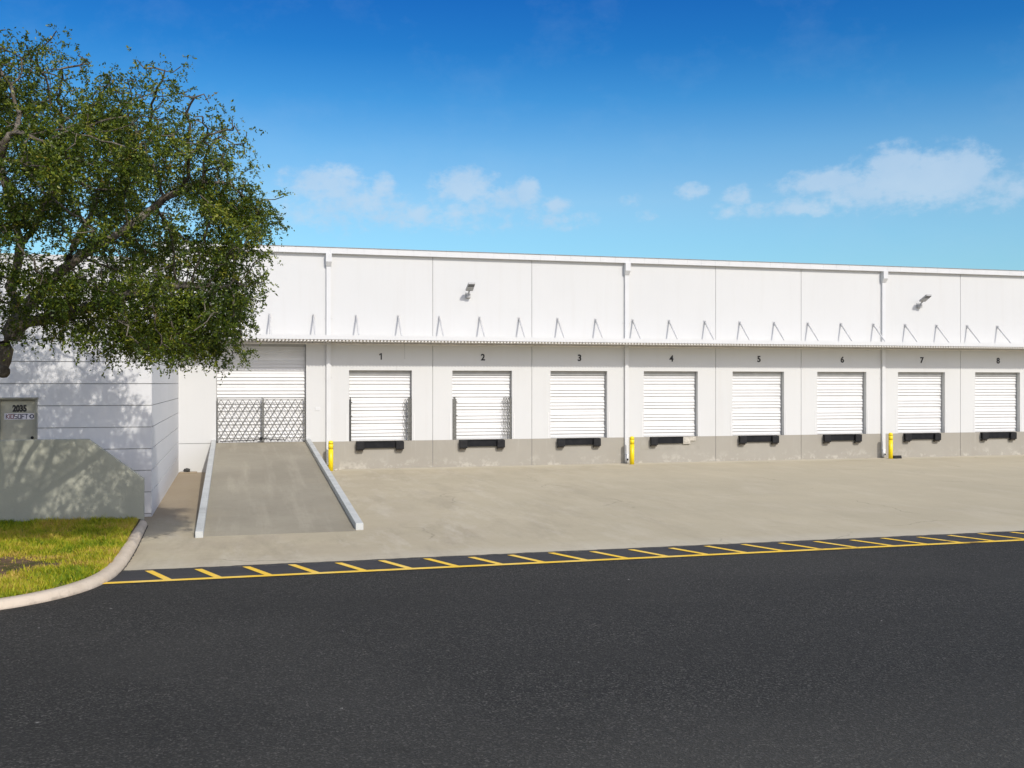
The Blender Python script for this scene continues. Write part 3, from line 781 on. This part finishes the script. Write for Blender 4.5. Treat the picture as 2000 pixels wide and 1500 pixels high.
for i, (x, y, r, l) in enumerate(((4.20,44.28,.075,'larger pale stone at the foot of the bollard by the ramp'), (4.37,44.32,.05,'smaller pale stone right of the bollard by the ramp'))):
    tag(lump('loose_stone', (x,y,.035), (r,r*.8,r*.6), MAT['stone'], 5+i), l, 'stone', 'loose stones by the first bollard')

# ------------------------------------------------------------------ ramp
rp = thing('loading_ramp', (1.13, 25.9, 0), 'sloping concrete ramp with low pale side walls rising to the tall roller door', 'ramp')
b = MB(); b.prism_x([(25.95,.0),(25.95,.012),(WY-.003,1.205),(WY-.003,0)], -.699, 2.969); b.box(-.699, 2.97, WY-.001, WY+.23, 1.15, 1.2055)
b.build('ramp_slab', MAT['ramp'], rp)
def side_wall(x0, x1, ys):
    zr = lambda y: (y-25.95)/(WY-25.95)*1.2
    b = MB(); b.prism_x([(ys,0),(ys,zr(ys)+.17),(WY-.004,1.2+.15),(WY-.004,0)], x0, x1); b.build('side_wall', MAT['ramp_wall'], rp, .015)
side_wall(-.885, -.70, 25.80); side_wall(2.97, 3.165, 26.12)

# ------------------------------------------------------------------ annex of grooved white blocks
AX, AY = -2.19, 30.28
an = thing('annex_building', (AX, AY, 0), 'white block annex with horizontal grooves and a grey door, shaded by the tree', 'building')
DL, DR, DZ = -6.08, -5.11, 3.30      # door opening; sill below the retaining wall top
b = MB(); TOP = 7.05
zs = [1.284 + .6*k for k in range(-2, 10)]
bands = [(-.1, zs[0])] + [(zs[i]+.022, zs[i+1]) for i in range(len(zs)-1)]; bands[-1] = (bands[-1][0], TOP)
bands = [(z0, min(z1,TOP)) for z0, z1 in bands if z0 < TOP]
def band(z0, z1, ins, m):
    x1, y0 = AX-ins, AY+ins
    b.box(DR, x1, y0, y0+.4, z0, z1, m); b.box(x1-.4, x1, y0+.401, 62, z0, z1, m)
    if z0 >= DZ-.001: b.box(-30, DR-.001, y0, y0+.4, z0, z1, m)
    else:
        b.box(-30, DL, y0, y0+.4, z0, min(z1,DZ), m)
        if z1 > DZ: b.box(-30, DR-.001, y0, y0+.4, DZ, z1, m)
for i, (z0, z1) in enumerate(bands):
    band(z0, z1, 0, 0)
    if i < len(bands)-1: band(z1+.0005, bands[i+1][0]-.0005, .022, 1)
b.build('wall', [MAT['annex'], MAT['caulk']], an)
MB().box(-30.1, AX+.04, AY-.04, 62, TOP+.001, TOP+.14).build('roof_coping', MAT['trim'], an)
MB().box(-29, AX-.45, AY+.42, 61, -.05, TOP-.2).build('core', MAT['annex'], an)
dr = MB().box(DL+.05, DR-.05, AY+.06, AY+.11, 1.50, DZ-.06).build('door', MAT['door_paint'], an)
m = MB(); m.box(DL+.001, DL+.05, AY-.02, AY+.15, 1.5, DZ-.045); m.box(DR-.05, DR-.002, AY-.02, AY+.15, 1.5, DZ-.045); m.box(DL+.001, DR-.002, AY-.02, AY+.15, DZ-.044, DZ-.001)
m.box(DL-.03, DR+.03, AY-.07, AY-.022, DZ-.01, DZ+.025)
m.build('door_frame', MAT['door_frame'], dr)
m = MB(); m.tube([(DR-.13,AY+.058,2.24),(DR-.13,AY-.01,2.24)], .028, 12); m.tube([(DR-.13,AY-.005,2.24),(DR-.13,AY-.02,2.24)], .04, 12); m.build('door_handle', MAT['black_steel'], dr)
dcx = (DL+DR)/2
vs, fs = text_mesh('2035', .235, .003, .014, .74)
m = MB(); m.add([(x+dcx+.03, y+AY+.055, z+3.03) for x,y,z in vs], fs); m.build('house_number', MAT['black_paint'], dr)
m = MB(); sx0, sz0 = dcx-.345, 2.73; sw, sh = .74, .165
m.box(sx0, sx0+sw, AY+.054, AY+.059, sz0, sz0+sh, 0)
def stroke(pts, x, w, h, mi, th=.017):
    for p, q in zip(pts[:-1], pts[1:]):
        a = Vector((sx0+x+p[0]*w, AY+.051, sz0+.028+p[1]*h)); c = Vector((sx0+x+q[0]*w, AY+.051, sz0+.028+q[1]*h))
        d = (c-a).normalized()*th*.5; m.bar(a-d, c+d, th, .004, mi)
LW, LH = .062, .11
o_ = [(0,0),(1,0),(1,1),(0,1),(0,0)]
x = .045
stroke([(0,0),(0,1)], x, LW, LH, 1); stroke([(1,1),(.1,.5),(1,0)], x, LW, LH, 2); x += LW+.026
stroke([(0,0),(0,.62)], x, LW, LH, 2); stroke([(0,.85),(0,1)], x, LW, LH, 2); x += .028
stroke(o_, x, LW, LH, 2); x += LW+.028
stroke([(1,1),(0,1),(0,.5),(1,.5),(1,0),(0,0)], x, LW, LH, 1); x += LW+.028
stroke(o_, x, LW, LH, 1); x += LW+.028
stroke([(0,0),(0,1),(1,1)], x, LW, LH, 1); stroke([(0,.5),(.85,.5)], x, LW, LH, 1); x += LW+.024
stroke([(0,1),(1,1)], x, LW, LH, 1); stroke([(.5,1),(.5,0)], x, LW, LH, 1); x += LW+.05
cx, cz = sx0+x+.05, sz0+.028+LH/2
for i in range(14):
    a, c = 2*math.pi*i/14, 2*math.pi*(i+1)/14
    m.bar((cx+.047*math.cos(a),AY+.051,cz+.047*math.sin(a)), (cx+.047*math.cos(c),AY+.051,cz+.047*math.sin(c)), .026, .004, 1)
m.build('company_sign', [MAT['sign_white'], MAT['ink_blue'], MAT['ink_red']], dr)

# retaining wall in front of the annex door
rw = MB(); rx = -2.255
rw.prism_y([(-30,-.1),(rx,-.1),(rx,1.215),(-3.60,2.27),(-30,2.27)], RW, RW+.2)
o = rw.build('retaining_wall', MAT['retwall'], None, .02)
tag(o, 'grey green retaining wall with a sloped right end standing on the lawn', 'retaining wall')
b = MB(); b.box(-30, rx-.9, RW+.201, AY-.001, -.1, 1.45); tag(b.build('landing', MAT['apron']), kind='structure')

# ------------------------------------------------------------------ tree
rng = np.random.default_rng(24)
tr = thing('oak_tree', (-5.55, 22.0, .12), 'large spreading oak leaning over the lawn with small dark green leaves', 'tree')
limbs = [
 [(-5.6,22.0,.1),(-5.45,22.0,1.2),(-5.1,22.0,2.6),(-4.5,22.0,4.0),(-4.05,22.0,4.85)],
 [(-4.05,22.0,4.85),(-3.8,21.9,5.35),(-3.2,21.8,5.95),(-2.63,21.7,6.36),(-2.1,21.7,6.74),(-1.3,21.7,7.4),(-.6,21.8,7.8)],
 [(-4.05,22.0,4.85),(-4.2,22.1,5.6),(-4.0,21.9,6.4),(-3.7,21.8,6.75),(-3.4,21.9,7.7),(-3.3,22.1,8.7)],
 [(-3.2,21.8,5.95),(-2.8,22.2,7.0),(-2.35,22.4,8.1),(-1.9,22.6,8.9)],
 [(-4.05,22.0,4.85),(-3.5,21.6,4.95),(-2.6,21.4,5.2),(-1.7,21.3,5.5),(-.8,21.2,5.65),(-.1,21.2,5.6)],
 [(-4.5,22.0,4.0),(-4.9,21.8,5.0),(-5.4,21.5,6.3),(-5.6,21.4,7.8),(-5.4,21.3,9.4)],
 [(-4.9,21.8,5.0),(-6.0,22.2,5.8),(-7.4,22.6,6.6),(-8.8,22.8,7.4)],
 [(-4.05,22.0,4.85),(-3.9,23.0,5.6),(-3.3,24.1,6.4),(-2.7,25.0,7.2)],
 [(-5.1,22.0,2.6),(-5.5,22.9,4.0),(-5.9,24.0,5.6),(-6.2,25.1,7.0)],
 [(-4.9,21.8,5.0),(-4.7,20.8,6.0),(-4.2,19.6,7.0),(-3.6,18.9,7.9)],
 [(-4.0,21.9,6.4),(-4.5,22.6,8.0),(-4.7,23.0,9.6),(-4.6,23.2,10.4)],
]
nodes = []; par = []
def add_node(p, q): nodes.append(np.array(p, float)); par.append(q); return len(nodes)-1
for li, lm in enumerate(limbs):
    if li == 1: limb0 = len(nodes)
    if li == 0: prev = add_node(lm[0], -1)
    else:
        d = [np.sum((q-np.array(lm[0]))**2) for q in nodes]; prev = int(np.argmin(d))
    for p0, p1 in zip(lm[:-1], lm[1:]):
        p0, p1 = np.array(p0), np.array(p1); k = max(1, int(np.linalg.norm(p1-p0)/.22))
        for i in range(1, k+1):
            q = p0 + (p1-p0)*i/k + rng.normal(0,.02,3)
            prev = add_node(q, prev)
# leaf cloud: irregular clumps inside a low dome
C0 = np.array([-5.0,22.0,6.7]); RAD = np.array([5.5,5.0,4.0])
cl = []
while len(cl) < 215:
    u = rng.normal(0,1,3); u /= np.linalg.norm(u); r = rng.uniform(.35,1)**.55
    p = C0 + u*RAD*r
    low = 4.55 + .22*abs(p[0]+1.2) - .25*(p[0] > -2.4)*(p[0] < .3)
    if p[2] < low: continue
    if p[1] > 23. and rng.uniform() < .6: continue
    if p[0] < -5.8 and rng.uniform() < .5: continue
    cl.append(p)
cl = np.array(cl + [(x_-.3,y_,z_) for x_,y_,z_ in [(-3.9,19.6,5.6),(-3.0,19.2,5.5),(-2.2,19.4,5.4),(-1.6,19.8,5.3),(-4.6,19.3,6.0),(-3.4,18.6,6.2),(-2.5,18.5,6.2),(-3.3,20.1,5.0),(-2.7,20.4,4.85),(-2.1,20.2,4.8),(-3.4,20.8,5.0),(-1.7,20.9,4.6),(.9,21.8,7.15),(.55,21.6,7.0),(.35,21.9,6.4),(.2,22,5.6),(.25,21.8,5.2),(-.1,21.8,4.75),(-.6,21.6,4.6),(-1.1,21.6,4.55),(-1.6,21.5,4.6),(-2.0,21.8,4.5),(-2.6,21.6,4.95),(-3.0,21.7,5.1),(-1.4,21.8,4.9),(-.3,21.5,5.3),(.1,22.2,6.2),(.5,22.0,7.5),(.1,21.6,4.7),(-.25,21.8,4.45),(-.05,22.0,4.95),(-.8,21.9,4.4),(-1.3,21.4,4.35),(.3,21.5,5.6),(-.5,21.9,5.0),(.15,21.7,5.9)]])
att = []
for p in cl:
    k = rng.integers(10,19); s = rng.uniform(.2,.40)
    att.append(p + rng.normal(0,1,(k,3))*np.array([s,s,s*.75]))
att = np.concatenate(att)
att = att[att[:,2] > 4.15]
alive = np.ones(len(att), bool); near = np.full(len(att), -1); best = np.full(len(att), 1e9)
def update(start):
    A = np.array(nodes[start:])
    for s in range(0, len(A), 400):
        B = A[s:s+400]; d = ((att[:,None,:]-B[None])**2).sum(2); j = d.argmin(1); dm = d[np.arange(len(att)), j]
        m = dm < best; best[m] = dm[m]; near[m] = j[m] + start + s
update(0)
STEP = .2
for it in range(110):
    alive &= best > .24**2
    if not alive.any(): break
    ids = np.where(alive)[0]; grow = {}
    for i in ids:
        d = att[i]-nodes[near[i]]; grow.setdefault(near[i], []).append(d/np.linalg.norm(d))
    start = len(nodes)
    for q, ds in grow.items():
        v = np.mean(ds, 0) + rng.normal(0,.16,3); v /= np.linalg.norm(v)+1e-9
        add_node(nodes[q] + v*STEP, q)
    update(start)
    if len(nodes) > 14000: break
nodes_a = np.array(nodes); NN = len(nodes)
rad = np.zeros(NN); kids = [[] for _ in range(NN)]
for i in range(NN):
    if par[i] >= 0: kids[par[i]].append(i)
for i in range(NN-1, -1, -1):
    rad[i] = .0052 if not kids[i] else sum(rad[c]**2.25 for c in kids[i])**(1/2.25)
rad *= .23/rad[0]; rad = np.maximum(rad, .0045)
for i in range(limb0): rad[i] = max(rad[i], .235 - .035*i/limb0)
b = MB()
stack = [(0, None)]
while stack:
    i, pr = stack.pop(); ch = [pr] if pr is not None else []; ch.append(i)
    while kids[ch[-1]]:
        ks = sorted(kids[ch[-1]], key=lambda c: -rad[c])
        for c in ks[1:]: stack.append((c, ch[-1]))
        ch.append(ks[0])
    if len(ch) < 2: continue
    rr = [rad[c] for c in ch]
    if pr is not None: rr[0] = min(rad[pr], rr[1]*1.15)
    if pr is None: rr[0] *= 1.3; rr[1] *= 1.12
    mx_ = max(rr); b.tube([nodes_a[c] for c in ch], rr, 12 if mx_ > .1 else (6 if mx_ > .02 else 3), 0, False)
b.tube([(-4.75,22,4.05),(-4.5,21.9,3.97),(-4.38,21.85,3.95),(-4.27,21.8,3.92),(-4.2,21.79,3.90),(-4.17,21.79,3.89)], [.16,.14,.125,.12,.09,.02], 14)
trunk = b.build('trunk', MAT['bark'], tr)
# leafy shoots at every attractor
LV = []; TV = []
SH = MB()
ctint = rng.normal(0,.16,len(att))
gt = .5 + .5*np.sin(att[:,0]*1.3+att[:,2]*2.1)*np.sin(att[:,1]*1.1+att[:,2]*.7)
for i in range(len(att)):
    base = nodes_a[near[i]]
    thin = max(0., min(1., (att[i][2]-7.6)/2.2))
    for s in range(max(2, rng.integers(4,8) - int(round(thin*3)))):
        d = (att[i]-base)/(np.linalg.norm(att[i]-base)+1e-6)*.5 + rng.normal(0,.75,3) + np.array([0,0,-.12]); d /= np.linalg.norm(d)
        ln = rng.uniform(.20,.45); org = base + rng.normal(0,.05,3) + (att[i]-base)*rng.uniform(0,.7)
        k = rng.integers(12,22); tpos = np.sort(rng.uniform(.08,1,k))
        pos = org + d*(tpos*ln)[:,None] + np.outer(tpos**2, [0,0,-.10]) 
        ax = d*.45 + rng.normal(0,.65,(k,3)); ax /= np.linalg.norm(ax,axis=1)[:,None]
        sd = np.cross(ax, rng.normal(0,1,(k,3))); sd /= np.linalg.norm(sd,axis=1)[:,None]+1e-9
        nl = rng.uniform(.045,.078,k)[:,None]; wd_ = nl*rng.uniform(.19,.27,(k,1))
        q = np.empty((k,4,3)); q[:,0] = pos; q[:,1] = pos + ax*nl*.5 + sd*wd_; q[:,2] = pos + ax*nl; q[:,3] = pos + ax*nl*.5 - sd*wd_
        LV.append(q.reshape(-1,3)); TV.append(np.clip(.22 + .38*gt[i] + ctint[i]*.8 + rng.normal(0,.23,k), 0, .96))
        if rng.uniform() < .025: TV[-1][:] = rng.uniform(.95,1)
for i in np.where((rad < .011) | ((rad < .045) & (nodes_a[:,2] > 7.3)))[0]:
    if rng.uniform() < .4 or par[i] < 0: continue
    k = rng.integers(6,11); d = nodes_a[i]-nodes_a[par[i]]; d /= np.linalg.norm(d)+1e-6; d = d + rng.normal(0,.8,3); d /= np.linalg.norm(d)
    pos = nodes_a[i] + d*(rng.uniform(0,.28,k))[:,None] + rng.normal(0,.03,(k,3))
    ax = d*.4 + rng.normal(0,.65,(k,3)); ax /= np.linalg.norm(ax,axis=1)[:,None]
    sd = np.cross(ax, rng.normal(0,1,(k,3))); sd /= np.linalg.norm(sd,axis=1)[:,None]+1e-9
    nl = rng.uniform(.045,.075,k)[:,None]; wd_ = nl*rng.uniform(.19,.27,(k,1))
    q = np.empty((k,4,3)); q[:,0] = pos; q[:,1] = pos + ax*nl*.5 + sd*wd_; q[:,2] = pos + ax*nl; q[:,3] = pos + ax*nl*.5 - sd*wd_
    LV.append(q.reshape(-1,3)); TV.append(np.clip(.42 + rng.normal(0,.2,k), 0, .96))
LV = np.concatenate(LV); TV = np.concatenate(TV)
LV -= np.array(tr.location)
crown = fast_mesh('crown', LV, 4, MAT['leaf'], TV, tr)
print('tree nodes', NN, 'attractors', len(att), 'leaves', len(TV), 'blades', len(tint))
